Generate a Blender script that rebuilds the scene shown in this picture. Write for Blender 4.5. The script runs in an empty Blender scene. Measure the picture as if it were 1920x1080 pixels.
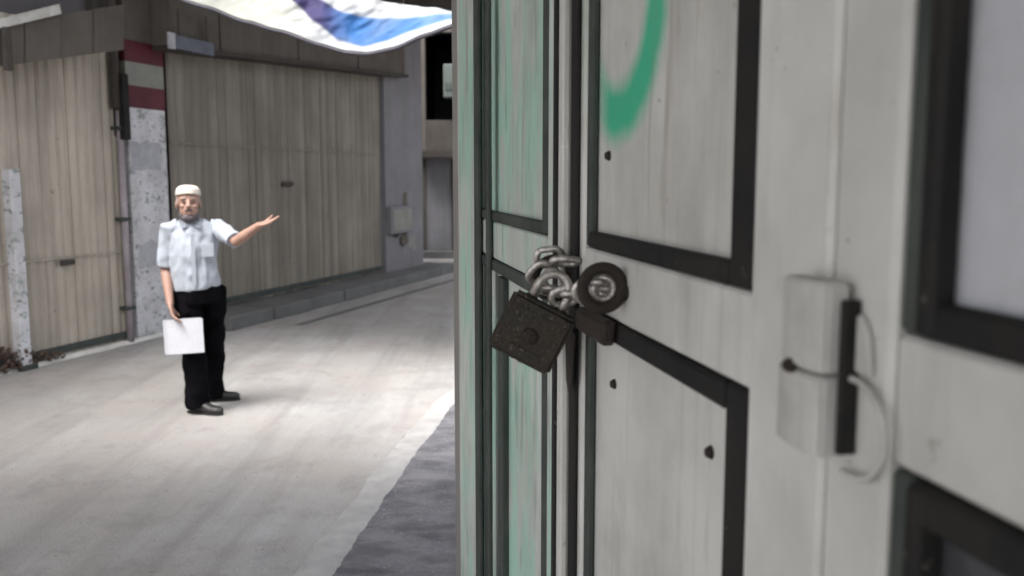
import bpy, bmesh, math, random
from mathutils import Vector, Matrix, noise
random.seed(7)
S = bpy.context.scene
COL = S.collection
PI = math.pi

# ------------------------------------------------------------------ camera
F = 1700.0 / 1920.0
EYE = 1.66
PITCH = math.atan(203 / 1700)
cd = bpy.data.cameras.new('camera')
cam = bpy.data.objects.new('camera', cd)
COL.objects.link(cam)
cam.location = (0, 0, EYE)
cam.rotation_euler = (PI / 2 - PITCH, 0, 0)
cd.sensor_width = 36
cd.lens = 36 * F
cd.clip_start = 0.02
cd.clip_end = 800
cd.dof.use_dof = True
cd.dof.focus_distance = 1.75
cd.dof.aperture_fstop = 5.6
S.camera = cam

# ------------------------------------------------------------------ world, sun, exposure
SUN_EL, SUN_AZ = math.radians(58), math.atan2(-0.60, -0.80)   # azimuth of the direction towards the sun, measured (x, y) -> atan2(x, y)
w = bpy.data.worlds.new('World')
S.world = w
w.use_nodes = True
nt = w.node_tree
bg = nt.nodes['Background']
sky = nt.nodes.new('ShaderNodeTexSky')
sky.sky_type = 'NISHITA'
sky.sun_disc = False
sky.sun_elevation = SUN_EL
sky.sun_rotation = SUN_AZ
sky.air_density = 1.0
sky.dust_density = 6.0
sky.ozone_density = 1.0
hs = nt.nodes.new('ShaderNodeHueSaturation')
hs.inputs['Saturation'].default_value = 0.28
nt.links.new(sky.outputs[0], hs.inputs['Color'])
nt.links.new(hs.outputs[0], bg.inputs[0])
bg.inputs[1].default_value = 0.125
sd = bpy.data.lights.new('sun', 'SUN')
sd.energy = 0.8
sd.angle = math.radians(26)
sd.color = (1.0, 0.985, 0.965)
sun = bpy.data.objects.new('sun', sd)
COL.objects.link(sun)
tow = Vector((math.sin(SUN_AZ) * math.cos(SUN_EL), math.cos(SUN_AZ) * math.cos(SUN_EL), math.sin(SUN_EL)))
sun.rotation_euler = tow.to_track_quat('Z', 'Y').to_euler()
sun.location = (0, 0, 20)
S.view_settings.view_transform = 'Standard'
S.view_settings.look = 'None'
S.view_settings.gamma = 1
S.view_settings.exposure = 1.98
S.view_settings.use_curve_mapping = False

# ------------------------------------------------------------------ helpers
def ray(px, py):
    u = (px - 960) / 1700
    v = (540 - py) / 1700
    return Vector((u, math.cos(PITCH) + v * math.sin(PITCH), -math.sin(PITCH) + v * math.cos(PITCH)))

def at(px, py, depth):
    r = ray(px, py)
    return Vector((0, 0, EYE)) + r * (depth / r.y)

def ground_at(px, py, z=0.0):
    r = ray(px, py)
    return Vector((0, 0, EYE)) + r * ((z - EYE) / r.z)

def link(o, parent=None):
    COL.objects.link(o)
    if parent:
        o.parent = parent
    return o

def finish(name, bm, mat, parent=None, smooth=False, bevel=0.0, seg=1):
    bmesh.ops.recalc_face_normals(bm, faces=bm.faces)
    me = bpy.data.meshes.new(name)
    if bevel:
        bmesh.ops.bevel(bm, geom=[e for e in bm.edges if e.calc_face_angle(0) > 0.5], offset=bevel, segments=seg, affect='EDGES')
    bm.to_mesh(me)
    bm.free()
    if mat:
        me.materials.append(mat)
    if smooth:
        for p in me.polygons:
            p.use_smooth = True
    return link(bpy.data.objects.new(name, me), parent)

def bx(bm, x0, x1, y0, y1, z0, z1, m=None):
    v = [bm.verts.new((x, y, z)) for x in (x0, x1) for y in (y0, y1) for z in (z0, z1)]
    for f in ((0, 1, 3, 2), (4, 6, 7, 5), (0, 4, 5, 1), (2, 3, 7, 6), (0, 2, 6, 4), (1, 5, 7, 3)):
        bm.faces.new([v[i] for i in f])
    if m:
        bmesh.ops.transform(bm, matrix=m, verts=v)
    return v

def box(name, dims, mat, parent=None, bevel=0.0, m=None):
    bm = bmesh.new()
    bx(bm, *dims, m=m)
    return finish(name, bm, mat, parent, bevel=bevel)

def tube(bm, pts, rads, n=14, ref=(0, 1, 0)):
    pts = [Vector(p) for p in pts]
    ref = Vector(ref)
    rings = []
    for i, p in enumerate(pts):
        a = pts[max(i - 1, 0)]
        b = pts[min(i + 1, len(pts) - 1)]
        t = (b - a).normalized()
        sx = t.cross(ref)
        if sx.length < 1e-4:
            sx = t.cross(Vector((1, 0, 0.01)))
        sx.normalize()
        sy = t.cross(sx).normalized()
        r = rads[i]
        ra, rb = (r, r) if not isinstance(r, (tuple, list)) else r
        rings.append([bm.verts.new(p + sx * ra * math.cos(2 * PI * k / n) + sy * rb * math.sin(2 * PI * k / n)) for k in range(n)])
    for a, b in zip(rings, rings[1:]):
        for k in range(n):
            bm.faces.new((a[k], a[(k + 1) % n], b[(k + 1) % n], b[k]))
    bm.faces.new(rings[0][::-1])
    bm.faces.new(rings[-1])

def ball(bm, c, r, seg=14, rot=None):
    if not isinstance(r, (tuple, list)):
        r = (r, r, r)
    M = Matrix.Translation(Vector(c)) @ (rot.to_4x4() if rot else Matrix.Identity(4)) @ Matrix.Diagonal((r[0], r[1], r[2], 1))
    bmesh.ops.create_uvsphere(bm, u_segments=seg, v_segments=max(6, seg // 2 + 2), radius=1, matrix=M)

def torus(bm, R, r, m=None, nu=28, nv=10, sx=1.0):
    """ring lying in local XZ plane; sx stretches it along x (straight-sided link)"""
    vs = []
    for i in range(nu):
        a = 2 * PI * i / nu
        c = Vector((math.cos(a) * R, 0, math.sin(a) * R))
        d = Vector((math.cos(a), 0, math.sin(a)))
        if sx > 1:
            c.x += (sx - 1) * R * (1 if math.cos(a) > 0 else -1)
        vs.append([bm.verts.new(c + d * r * math.cos(2 * PI * j / nv) + Vector((0, r * math.sin(2 * PI * j / nv), 0))) for j in range(nv)])
    for i in range(nu):
        for j in range(nv):
            bm.faces.new((vs[i][j], vs[(i + 1) % nu][j], vs[(i + 1) % nu][(j + 1) % nv], vs[i][(j + 1) % nv]))
    if m:
        bmesh.ops.transform(bm, matrix=m, verts=[v for r_ in vs for v in r_])

def cyl(bm, r, z0, z1, n=24, m=None, r2=None):
    r2 = r if r2 is None else r2
    a = [bm.verts.new((r * math.cos(2 * PI * k / n), r * math.sin(2 * PI * k / n), z0)) for k in range(n)]
    b = [bm.verts.new((r2 * math.cos(2 * PI * k / n), r2 * math.sin(2 * PI * k / n), z1)) for k in range(n)]
    for k in range(n):
        bm.faces.new((a[k], a[(k + 1) % n], b[(k + 1) % n], b[k]))
    bm.faces.new(a[::-1])
    bm.faces.new(b)
    if m:
        bmesh.ops.transform(bm, matrix=m, verts=a + b)

def tag(o, label=None, cat=None, group=None, kind=None):
    for k, v in (('label', label), ('category', cat), ('group', group), ('kind', kind)):
        if v:
            o[k] = v
    return o

def thing(name, label, cat, loc=(0, 0, 0), rz=0.0, group=None):
    o = bpy.data.objects.new(name, None)
    o.empty_display_size = 0.2
    COL.objects.link(o)
    o.location = loc
    o.rotation_euler = (0, 0, rz)
    return tag(o, label, cat, group)

# ------------------------------------------------------------------ materials
class NB:
    def __init__(s, name):
        s.m = bpy.data.materials.new(name)
        s.m.use_nodes = True
        s.t = s.m.node_tree
        s.b = s.t.nodes['Principled BSDF']
        s.tc = s.n('ShaderNodeTexCoord')
    def n(s, typ, **k):
        x = s.t.nodes.new(typ)
        for a, b in k.items():
            setattr(x, a, b)
        return x
    def l(s, a, b):
        s.t.links.new(a, b)
    def noise(s, scale, sc=(1, 1, 1), detail=5, rough=0.6, src='Object'):
        mp = s.n('ShaderNodeMapping')
        mp.inputs['Scale'].default_value = sc
        s.l(s.n('ShaderNodeNewGeometry').outputs['Position'] if src == 'World' else s.tc.outputs[src], mp.inputs[0])
        nz = s.n('ShaderNodeTexNoise')
        nz.inputs['Scale'].default_value = scale
        nz.inputs['Detail'].default_value = detail
        nz.inputs['Roughness'].default_value = rough
        s.l(mp.outputs[0], nz.inputs[0])
        return nz.outputs[0]
    def ramp(s, src, stops, interp='LINEAR'):
        r = s.n('ShaderNodeValToRGB')
        r.color_ramp.interpolation = interp
        e = r.color_ramp.elements
        while len(e) < len(stops):
            e.new(0.5)
        for i, (p, c) in enumerate(stops):
            e[i].position = p
            e[i].color = (c, c, c, 1) if not isinstance(c, (tuple, list)) else (*c[:3], 1)
        s.l(src, r.inputs[0])
        return r.outputs[0]
    def mix(s, fac, a, b, mode='MIX'):
        m = s.n('ShaderNodeMix', data_type='RGBA', blend_type=mode)
        for inp, v in ((m.inputs[0], fac), (m.inputs[6], a), (m.inputs[7], b)):
            if isinstance(v, (int, float)):
                inp.default_value = v
            elif isinstance(v, (tuple, list)):
                inp.default_value = (*v[:3], 1)
            else:
                s.l(v, inp)
        return m.outputs[2]
    def math(s, op, a, b=None, clamp=False):
        m = s.n('ShaderNodeMath', operation=op, use_clamp=clamp)
        for inp, v in ((m.inputs[0], a), (m.inputs[1], b)):
            if v is None:
                continue
            if isinstance(v, (int, float)):
                inp.default_value = v
            else:
                s.l(v, inp)
        return m.outputs[0]
    def bump(s, src, strength=0.3, dist=0.01):
        b = s.n('ShaderNodeBump')
        b.inputs['Strength'].default_value = strength
        b.inputs['Distance'].default_value = dist
        s.l(src, b.inputs['Height'])
        s.l(b.outputs[0], s.b.inputs['Normal'])
    def out(s, col, rough=0.6, metal=0.0):
        if isinstance(col, (tuple, list)):
            s.b.inputs['Base Color'].default_value = (*col[:3], 1)
        else:
            s.l(col, s.b.inputs['Base Color'])
        if isinstance(rough, (int, float)):
            s.b.inputs['Roughness'].default_value = rough
        else:
            s.l(rough, s.b.inputs['Roughness'])
        s.b.inputs['Metallic'].default_value = metal
        return s.m

def worn(name, col, dirt, scale=4, streak=0.0, rough=0.6, metal=0.0, spots=None, spot_th=0.66, bump=0.2, fine=60, rnd=0.0, amt=0.8, src='Object'):
    """painted or raw surface with cloudy dirt, vertical run marks, blotches and fine relief"""
    b = NB(name)
    big = b.noise(scale, src=src)
    c = b.mix(b.math('MULTIPLY', b.ramp(big, [(0.35, 0), (0.7, 1)]), amt), col, dirt)
    if streak:
        st = b.noise(scale * 2.2, (5, 5, 0.28), 4, src=src)
        c = b.mix(b.math('MULTIPLY', b.ramp(st, [(0.45, 0), (0.72, 1)]), streak), c, dirt)
    fn = b.noise(fine, src=src)
    c = b.mix(b.ramp(fn, [(0.3, 0.25), (0.7, 0)]), c, tuple(x * 0.6 for x in col))
    if spots:
        sp = b.noise(scale * 5, detail=6, rough=0.7, src=src)
        c = b.mix(b.ramp(sp, [(spot_th, 0), (spot_th + 0.04, 1)]), c, spots)
    if rnd:
        oi = b.n('ShaderNodeObjectInfo')
        hv = b.n('ShaderNodeHueSaturation')
        mr = b.math('ADD', b.math('MULTIPLY', oi.outputs['Random'], 2 * rnd), 1 - rnd)
        b.l(mr, hv.inputs['Value'])
        b.l(c, hv.inputs['Color'])
        c = hv.outputs[0]
    b.bump(b.math('ADD', fn, big), bump, 0.004)
    r = b.math('ADD', b.math('MULTIPLY', big, 0.25), rough - 0.12)
    return b.out(c, r, metal)

# ground
def m_road():
    b = NB('concrete_road')
    big = b.noise(0.5, (1, 1, 1), 4)
    c = b.mix(b.ramp(big, [(0.35, 0), (0.65, 1)]), (0.47, 0.465, 0.46), (0.35, 0.33, 0.31))
    lane = b.noise(0.9, (2.2, 0.3, 1), 5)
    c = b.mix(b.math('MULTIPLY', b.ramp(lane, [(0.46, 0), (0.62, 1)]), 0.5), c, (0.28, 0.27, 0.26))
    mid = b.noise(6, detail=8, rough=0.7)
    c = b.mix(b.math('MULTIPLY', b.ramp(mid, [(0.5, 0), (0.7, 1)]), 0.4), c, (0.27, 0.25, 0.24))
    warm = b.noise(1.1)
    c = b.mix(b.math('MULTIPLY', b.ramp(warm, [(0.42, 0), (0.6, 1)]), 0.6), c, (0.35, 0.315, 0.29))
    tr = b.noise(0.8, (3.4, 0.22, 1), 7, 0.65)
    c = b.mix(b.math('MULTIPLY', b.ramp(tr, [(0.50, 0), (0.66, 1)]), 0.45), c, (0.19, 0.18, 0.17))
    ps = b.noise(2.6, detail=8, rough=0.75)
    c = b.mix(b.math('MULTIPLY', b.ramp(ps, [(0.58, 0), (0.66, 1)]), 0.35), c, (0.17, 0.16, 0.155))
    fn = b.noise(120, detail=3)
    c = b.mix(b.ramp(fn, [(0.35, 0.5), (0.55, 0)]), c, (0.17, 0.165, 0.16))
    pt = b.noise(1.7, detail=9, rough=0.8)
    c = b.mix(b.ramp(pt, [(0.53, 0), (0.60, 0.3)]), c, (0.20, 0.19, 0.185))
    sp = b.noise(25, detail=2)
    c = b.mix(b.ramp(sp, [(0.7, 0), (0.73, 0.8)]), c, (0.12, 0.11, 0.1))
    v = b.n('ShaderNodeTexVoronoi', feature='DISTANCE_TO_EDGE')
    v.inputs['Scale'].default_value = 0.22
    wv = b.noise(2.2)
    mp = b.n('ShaderNodeMix', data_type='VECTOR')
    mp.inputs[0].default_value = 0.3
    b.l(b.tc.outputs['Object'], mp.inputs[4])
    b.l(wv, mp.inputs[5])
    b.l(mp.outputs[1], v.inputs['Vector'])
    ck = b.math('MULTIPLY', b.ramp(v.outputs[0], [(0.0, 0.3), (0.005, 0)]), b.ramp(big, [(0.5, 0), (0.6, 1)]))
    c = b.mix(ck, c, (0.1, 0.1, 0.1))
    b.bump(b.math('ADD', b.math('MULTIPLY', fn, 0.8), mid), 0.9, 0.012)
    return b.out(c, 0.85)

def m_asphalt():
    b = NB('dark_asphalt')
    big = b.noise(2.5, detail=6)
    c = b.mix(b.ramp(big, [(0.35, 0), (0.65, 1)]), (0.11, 0.108, 0.125), (0.21, 0.205, 0.22))
    fn = b.noise(70, detail=4, rough=0.8)
    c = b.mix(b.ramp(fn, [(0.45, 0), (0.62, 0.7)]), c, (0.26, 0.255, 0.26))
    row = b.noise(3.0, (1.2, 2.6, 1), 6)
    c = b.mix(b.ramp(row, [(0.45, 0), (0.6, 0.55)]), c, (0.05, 0.05, 0.06))
    b.bump(b.math('ADD', fn, big), 0.8, 0.012)
    return b.out(c, 0.9)

def door_paint(name, mode):
    """dirty off-white gloss paint; mode 'ring' adds the sprayed green ring, 'smear' the pale green sweeps"""
    b = NB(name)
    big = b.noise(3.5, (1, 1, 1), 5)
    c = b.mix(b.math('MULTIPLY', b.ramp(big, [(0.38, 0), (0.62, 1)]), 0.85), (0.64, 0.64, 0.615), (0.46, 0.46, 0.435))
    st = b.noise(9, (3, 3, 0.25), 4)
    c = b.mix(b.math('MULTIPLY', b.ramp(st, [(0.52, 0), (0.8, 1)]), 0.45), c, (0.27, 0.26, 0.25))
    sc = b.noise(40, (0.25, 0.25, 3), 3)
    c = b.mix(b.ramp(sc, [(0.68, 0), (0.74, 0.45)]), c, (0.7, 0.7, 0.7))
    sp = b.noise(34, detail=7, rough=0.75)
    c = b.mix(b.ramp(sp, [(0.645, 0), (0.69, 0.85)]), c, (0.14, 0.105, 0.08))
    if mode:
        sep = b.n('ShaderNodeSeparateXYZ')
        b.l(b.tc.outputs['Object'], sep.inputs[0])
        nz = b.noise(22, detail=5)
        if mode == 'ring':
            dx = b.math('SUBTRACT', sep.outputs[0], 1.035 - 0.532)
            dz = b.math('SUBTRACT', sep.outputs[2], 1.865)
            d = b.math('SQRT', b.math('ADD', b.math('MULTIPLY', dx, dx), b.math('MULTIPLY', dz, dz)))
            d = b.math('ABSOLUTE', b.math('SUBTRACT', d, 0.128))
            d = b.math('ADD', d, b.math('MULTIPLY', b.math('SUBTRACT', nz, 0.5), 0.022))
            k = b.ramp(d, [(0.017, 0.97), (0.045, 0.0)])
            fade = b.n('ShaderNodeMapRange')
            fade.inputs[1].default_value = 0.035
            fade.inputs[2].default_value = 0.10
            fade.inputs[3].default_value = 1.0
            fade.inputs[4].default_value = 0.12
            b.l(dx, fade.inputs[0])
            k = b.math('MULTIPLY', k, fade.outputs[0])
            c = b.mix(k, c, (0.025, 0.46, 0.26))
        else:
            sm = b.noise(5.5, (1.6, 1, 0.55), 4)
            k = b.ramp(sm, [(0.44, 0.15), (0.56, 0.9)])
            c = b.mix(k, c, (0.38, 0.64, 0.53))
            s2 = b.noise(11, (2.2, 1, 0.4), 3)
            c = b.mix(b.ramp(s2, [(0.55, 0), (0.68, 0.5)]), c, (0.06, 0.17, 0.13))
    gr_ = b.noise(2.2, (1, 1, 0.5), 6, 0.7)
    c = b.mix(b.ramp(gr_, [(0.50, 0), (0.68, 0.55)]), c, (0.26, 0.25, 0.235))
    dr = b.noise(17, (1, 1, 0.12), 3)
    c = b.mix(b.ramp(dr, [(0.62, 0), (0.70, 0.45)]), c, (0.20, 0.15, 0.11))
    fn = b.noise(90, detail=3)
    b.bump(b.math('ADD', b.math('MULTIPLY', fn, 0.3), big), 0.35, 0.004)
    return b.out(c, b.math('ADD', b.math('MULTIPLY', big, 0.35), 0.28))

def dull(m, v=0.12):
    m.node_tree.nodes['Principled BSDF'].inputs['Specular IOR Level'].default_value = v
    return m

M = {}
M['road'] = m_road()
M['asphalt'] = m_asphalt()
M['kerb'] = worn('pale_mortar', (0.42, 0.41, 0.40), (0.27, 0.265, 0.26), 7, bump=0.6, rough=0.9, fine=70, spots=(0.12, 0.12, 0.12))
M['door'] = door_paint('door_paint_plain', None)
M['door_ring'] = door_paint('door_paint_ring', 'ring')
M['door_smear'] = door_paint('door_paint_smear', 'smear')
M['black'] = worn('black_moulding_paint', (0.010, 0.010, 0.012), (0.030, 0.028, 0.024), 9, streak=0.4, rough=0.7, spots=(0.13, 0.12, 0.10), spot_th=0.66)
M['groove'] = worn('grimy_steel', (0.075, 0.088, 0.08), (0.03, 0.036, 0.034), 9, streak=0.6, rough=0.7)
M['steel'] = worn('worn_steel', (0.68, 0.66, 0.63), (0.12, 0.09, 0.07), 60, rough=0.42, metal=0.75, bump=0.4, fine=200, spots=(0.12, 0.06, 0.035), spot_th=0.6)
M['rust'] = worn('rusty_iron', (0.03, 0.025, 0.022), (0.055, 0.033, 0.025), 40, rough=0.75, metal=0.25, bump=0.9, fine=260, spots=(0.13, 0.12, 0.11), spot_th=0.66)
M['lockbody'] = worn('blackened_brass', (0.030, 0.029, 0.023), (0.055, 0.038, 0.028), 30, rough=0.5, metal=0.5, bump=0.7, fine=220, spots=(0.15, 0.12, 0.09), spot_th=0.60)
M['pane'] = worn('dull_grey_pane', (0.56, 0.58, 0.62), (0.45, 0.46, 0.50), 3, streak=0.4, rough=0.28)
M['hingepaint'] = worn('scuffed_grey_paint', (0.56, 0.56, 0.54), (0.34, 0.335, 0.32), 14, streak=0.4, rough=0.6, spots=(0.12, 0.07, 0.04), spot_th=0.69)
M['slat'] = worn('beige_shutter_paint', (0.50, 0.445, 0.375), (0.31, 0.272, 0.225), 1.6, streak=0.9, rough=0.65, rnd=0.14, src='World', spots=(0.20, 0.14, 0.10), spot_th=0.67)
M['slat2'] = worn('shaded_shutter_paint', (0.25, 0.225, 0.185), (0.145, 0.13, 0.107), 1.2, streak=0.9, rough=0.7, rnd=0.14, src='World', spots=(0.11, 0.08, 0.06), spot_th=0.67)  # darker copy of the beige; shade on the long shutter put into colour
M['wall'] = worn('brown_plaster', (0.10, 0.088, 0.078), (0.06, 0.053, 0.047), 1.4, streak=0.7, rough=0.9, bump=0.5)
M['wall2'] = worn('grey_plaster', (0.32, 0.31, 0.29), (0.19, 0.18, 0.165), 1.2, streak=0.7, rough=0.9, bump=0.5)
M['dark'] = worn('dark_timber', (0.035, 0.03, 0.026), (0.075, 0.064, 0.055), 3, streak=0.5, rough=0.85, bump=0.5)
M['board'] = worn('weathered_board', (0.125, 0.108, 0.092), (0.07, 0.06, 0.051), 2.5, streak=0.5, rough=0.85, bump=0.5)
M['tin'] = worn('bright_tin_edge', (0.60, 0.59, 0.56), (0.26, 0.24, 0.21), 5, rough=0.5, metal=0.3)
M['maroon'] = worn('maroon_paint', (0.10, 0.006, 0.018), (0.055, 0.005, 0.012), 5, streak=0.4, rough=0.6)
M['greypaint'] = worn('grey_green_paint', (0.25, 0.25, 0.225), (0.17, 0.18, 0.16), 4, rough=0.7)
M['bluepaint'] = worn('blue_grey_paint', (0.12, 0.135, 0.17), (0.07, 0.08, 0.105), 5, rough=0.6)
M['purplepost'] = worn('purple_grey_render', (0.22, 0.215, 0.23), (0.14, 0.138, 0.145), 1.6, streak=0.5, rough=0.85, bump=0.4)
M['rubble'] = worn('brown_rubble', (0.12, 0.08, 0.06), (0.05, 0.033, 0.026), 9, rough=0.95, bump=0.8)
M['step'] = worn('dark_concrete', (0.15, 0.15, 0.148), (0.09, 0.09, 0.088), 1.5, rough=0.9, bump=0.5, spots=(0.06, 0.06, 0.06))

def m_white_pillar():
    b = NB('whitewash_with_torn_bills')
    big = b.noise(3, detail=5)
    c = b.mix(b.ramp(big, [(0.4, 0), (0.65, 1)]), (0.62, 0.62, 0.65), (0.42, 0.41, 0.42))
    g = b.noise(7, detail=6, rough=0.7)
    c = b.mix(b.ramp(g, [(0.55, 0), (0.60, 0.8)]), c, (0.22, 0.26, 0.24))
    k = b.noise(13, (1, 1, 2), 3)
    c = b.mix(b.ramp(k, [(0.62, 0), (0.65, 0.8)]), c, (0.12, 0.13, 0.14))
    b.bump(g, 0.4, 0.004)
    return b.out(c, 0.85)
M['pillar'] = m_white_pillar()
M['paleb'] = worn('pale_lilac_paper', (0.45, 0.45, 0.48), (0.30, 0.31, 0.33), 9, rough=.9)

dull(M['black'], .2)
dull(M['groove'], .2)
# ------------------------------------------------------------------ the setting: ground
bm = bmesh.new()
N = 60
xs = [-350] + [-14 + i * 0.5 for i in range(N)] + [350]
ys = [-350] + [-6 + i * 0.5 for i in range(N)] + [500]
gv = {}
for i, x in enumerate(xs):
    for j, y in enumerate(ys):
        z = 0.0
        gv[i, j] = bm.verts.new((x, y, z))
for i in range(len(xs) - 1):
    for j in range(len(ys) - 1):
        bm.faces.new((gv[i, j], gv[i + 1, j], gv[i + 1, j + 1], gv[i, j + 1]))
ground = finish('road', bm, M['road'])
tag(ground, kind='structure')

# kerb line: the ragged pale edge between the concrete road and the dark asphalt apron
kpts = [(-1.3, -8), (-1.1, -2), (-0.98, 2.0), (-0.86, 3.4), (-0.76, 4.4), (-0.64, 5.5), (-0.50, 6.6), (-0.24, 7.7), (0.25, 9.0), (1.1, 10.6), (3.2, 13.0), (8.0, 17.0)]
def kline(n=1400):
    out = []
    P = [Vector((x, y, 0)) for x, y in kpts]
    L = [0]
    for a, b in zip(P, P[1:]):
        L.append(L[-1] + (b - a).length)
    for i in range(n):
        d = L[-1] * i / (n - 1)
        k = max(j for j in range(len(L)) if L[j] <= d + 1e-9)
        k = min(k, len(P) - 2)
        q = P[k].lerp(P[k + 1], (d - L[k]) / (L[k + 1] - L[k]))
        out.append(q)
    return out
kl = kline()
bm = bmesh.new()
prev = None
for i, q in enumerate(kl):
    n_ = noise.noise(Vector((q.y * 2.1, 1.7, 0))) * 0.015 + noise.noise(Vector((q.y * 14, 5, 0))) * 0.007 + noise.noise(Vector((q.y * 45, 5, 0))) * 0.006
    a = bm.verts.new((q.x + n_ + 0.05, q.y, 0.006))
    b2 = bm.verts.new((q.x + 9.0 + max(0, q.y), q.y - 1.2, 0.006))
    if prev:
        bm.faces.new((prev[0], prev[1], b2, a))
    prev = (a, b2)
tag(finish('pavement', bm, M['asphalt']), kind='structure')
bm = bmesh.new()
rows = []
for i, q in enumerate(kl):
    n1 = noise.noise(Vector((q.y * 2.3, 9, 0))) * 0.02 + noise.noise(Vector((q.y * 16, 3, 0))) * 0.02 + noise.noise(Vector((q.y * 50, 3, 0))) * 0.015
    n2 = noise.noise(Vector((q.y * 2.1, 1.7, 0))) * 0.015 + noise.noise(Vector((q.y * 14, 5, 0))) * 0.007 + noise.noise(Vector((q.y * 45, 5, 0))) * 0.006
    h = 0.014 + 0.008 * noise.noise(Vector((q.y * 6, 0, 2)))
    rows.append([bm.verts.new((q.x - 0.09 + n1, q.y, 0.001)), bm.verts.new((q.x - 0.05 + n1 * .5, q.y, h)),
                 bm.verts.new((q.x + 0.04 + n2, q.y, h)), bm.verts.new((q.x + 0.09 + n2, q.y, 0.003))])
for a, b2 in zip(rows, rows[1:]):
    for k in range(3):
        bm.faces.new((a[k], a[k + 1], b2[k + 1], b2[k]))
tag(finish('kerb', bm, M['kerb'], smooth=True), kind='structure')

bm = bmesh.new()
rg = random.Random(11)
for k in range(380):
    if k < 300:
        q = kl[rg.randrange(200, 800)]
        x, y = q.x + rg.gauss(.02, .16), q.y
    else:
        x, y = rg.uniform(-4.0, -.9), rg.uniform(3.4, 11)
    s_ = rg.uniform(.002, .006)
    bmesh.ops.create_icosphere(bm, subdivisions=1, radius=1, matrix=Matrix.Translation((x, y, .006 + s_ * .3)) @ Matrix.Rotation(rg.uniform(0, 6), 4, 'Z') @ Matrix.Diagonal((s_ * 1.4, s_, s_ * .6, 1)))
gr0 = finish('grit', bm, M['kerb'])
tag(gr0, 'small grey stones and grit scattered along the pale road edge', 'grit', kind='stuff')
# ------------------------------------------------------------------ shop row across the street
A0 = ground_at(0, 700)
FD = Vector((0.30118, 0.95357, 0)).normalized()
FN = Vector((-FD.y, FD.x, 0))           # into the building
FRZ = math.atan2(FD.y, FD.x)
def fac(px, py, off=0.0):
    """(t, z) where the line of sight meets the facade plane moved by off towards the street"""
    r = ray(px, py)
    A = A0 - FN * off
    k = A.dot(FN) / r.dot(FN)
    P = Vector((0, 0, EYE)) + r * k
    return (P - A).dot(FD), P.z
def fthing(name, label, cat, t, group=None, z=0.0, off=0.0):
    return thing(name, label, cat, A0 + FD * t - FN * off + Vector((0, 0, z)), FRZ, group)

b_ = fthing('shop_building', 'long brown plastered shop building behind the corrugated shutters', 'building', 0)
box('wall', (-5.5, 1.46, 0.06, 0.30, 0, 2.8), M['wall2'], b_)
box('upper_wall', (-5.5, 1.46, 0.062, 0.30, 2.802, 5.2), worn('slate_plaster', (0.13, 0.12, 0.13), (0.08, 0.075, 0.08), 2), b_)
box('wall', (1.462, 9.45, 0.07, 0.30, 0, 5.2), M['wall'], b_)
box('side_wall', (9.20, 9.44, 0.302, 6.999, 0, 5.2), M['wall'], b_)
box('back_wall', (-5.5, 9.45, 7.0, 7.2, 0, 5.2), M['wall'], b_)
box('side_wall', (-5.5, -5.3, 0.302, 6.998, 0, 5.2), M['wall'], b_)
box('roof', (-5.49, 9.6, -0.5, 7.5, 5.2, 5.32), M['dark'], b_)
tp = thing('shade_tarpaulin', 'unseen grey tarpaulin added above the camera to shade the near ground', 'tarpaulin', (-4.9, -4.5, 3.3))  # added out of view to shade the near ground
bm = bmesh.new()
g = [[bm.verts.new((4.55 * i / 24, 8.3 * j / 30, -.45 * math.sin(PI * i / 24) * math.sin(PI * j / 30) ** .5 + .05 * noise.noise(Vector((i * .3, j * .3, 0))))) for j in range(31)] for i in range(25)]
for i in range(24):
    for j in range(30):
        bm.faces.new((g[i][j], g[i + 1][j], g[i + 1][j + 1], g[i][j + 1]))
finish('cloth', bm, M['paleb'], tp, True)
for (x, y, x2, y2) in ((0, 0, -1.6, -.5), (0, 8.3, -.6, 8.9), (4.55, 0, 5.5, -.3), (4.55, 8.3, 5.2, 7.0)):
    bm = bmesh.new(); tube(bm, [(x, y, 0), (x2, y2, .25)], [.008, .008], 6)
    finish('rope', bm, M['dark'], tp)
tq = thing('shade_tarpaulin', 'unseen dark tarpaulin added high up to shade the far road', 'tarpaulin', (-4.0, 6.6, 4.75))  # second added cover, out of view, dims the road behind the man
bm = bmesh.new()
g = [[bm.verts.new((4.8 * i / 20, 5.2 * j / 20, -.2 * math.sin(PI * i / 20) * math.sin(PI * j / 20) ** .5)) for j in range(21)] for i in range(21)]
for i in range(20):
    for j in range(20):
        bm.faces.new((g[i][j], g[i + 1][j], g[i + 1][j + 1], g[i][j + 1]))
finish('cloth', bm, M['step'], tq, True)
for (x, y, x2, y2) in ((0, 0, -1.0, .0), (0, 5.2, -.4, 5.3), (4.8, 0, 6.1, -.3), (4.8, 5.2, 6.6, 5.4)):
    bm = bmesh.new(); tube(bm, [(x, y, 0), (x2, y2, .25)], [.008, .008], 6)
    finish('rope', bm, M['dark'], tq)
aw = fthing('shade_awning', 'dark tin awning added high up to shade the long dim shutter', 'awning', 2.6)  # invented awning, put in to darken the long shutter below
for k in range(9):
    box('sheet', (k * .77, k * .77 + .765, -2.3, -.32, 4.36 + .006 * (k % 2), 4.39 + .006 * (k % 2)), M['dark'], aw)
# vertical battens and downpipes on the upper wall
for px in (178, 258, 300):
    t, _ = fac(px, 40)
    box('batten', (t - 0.045, t + 0.045, -0.02, 0.068, fac(px, 68)[1], 5.0), M['dark'], b_)

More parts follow.
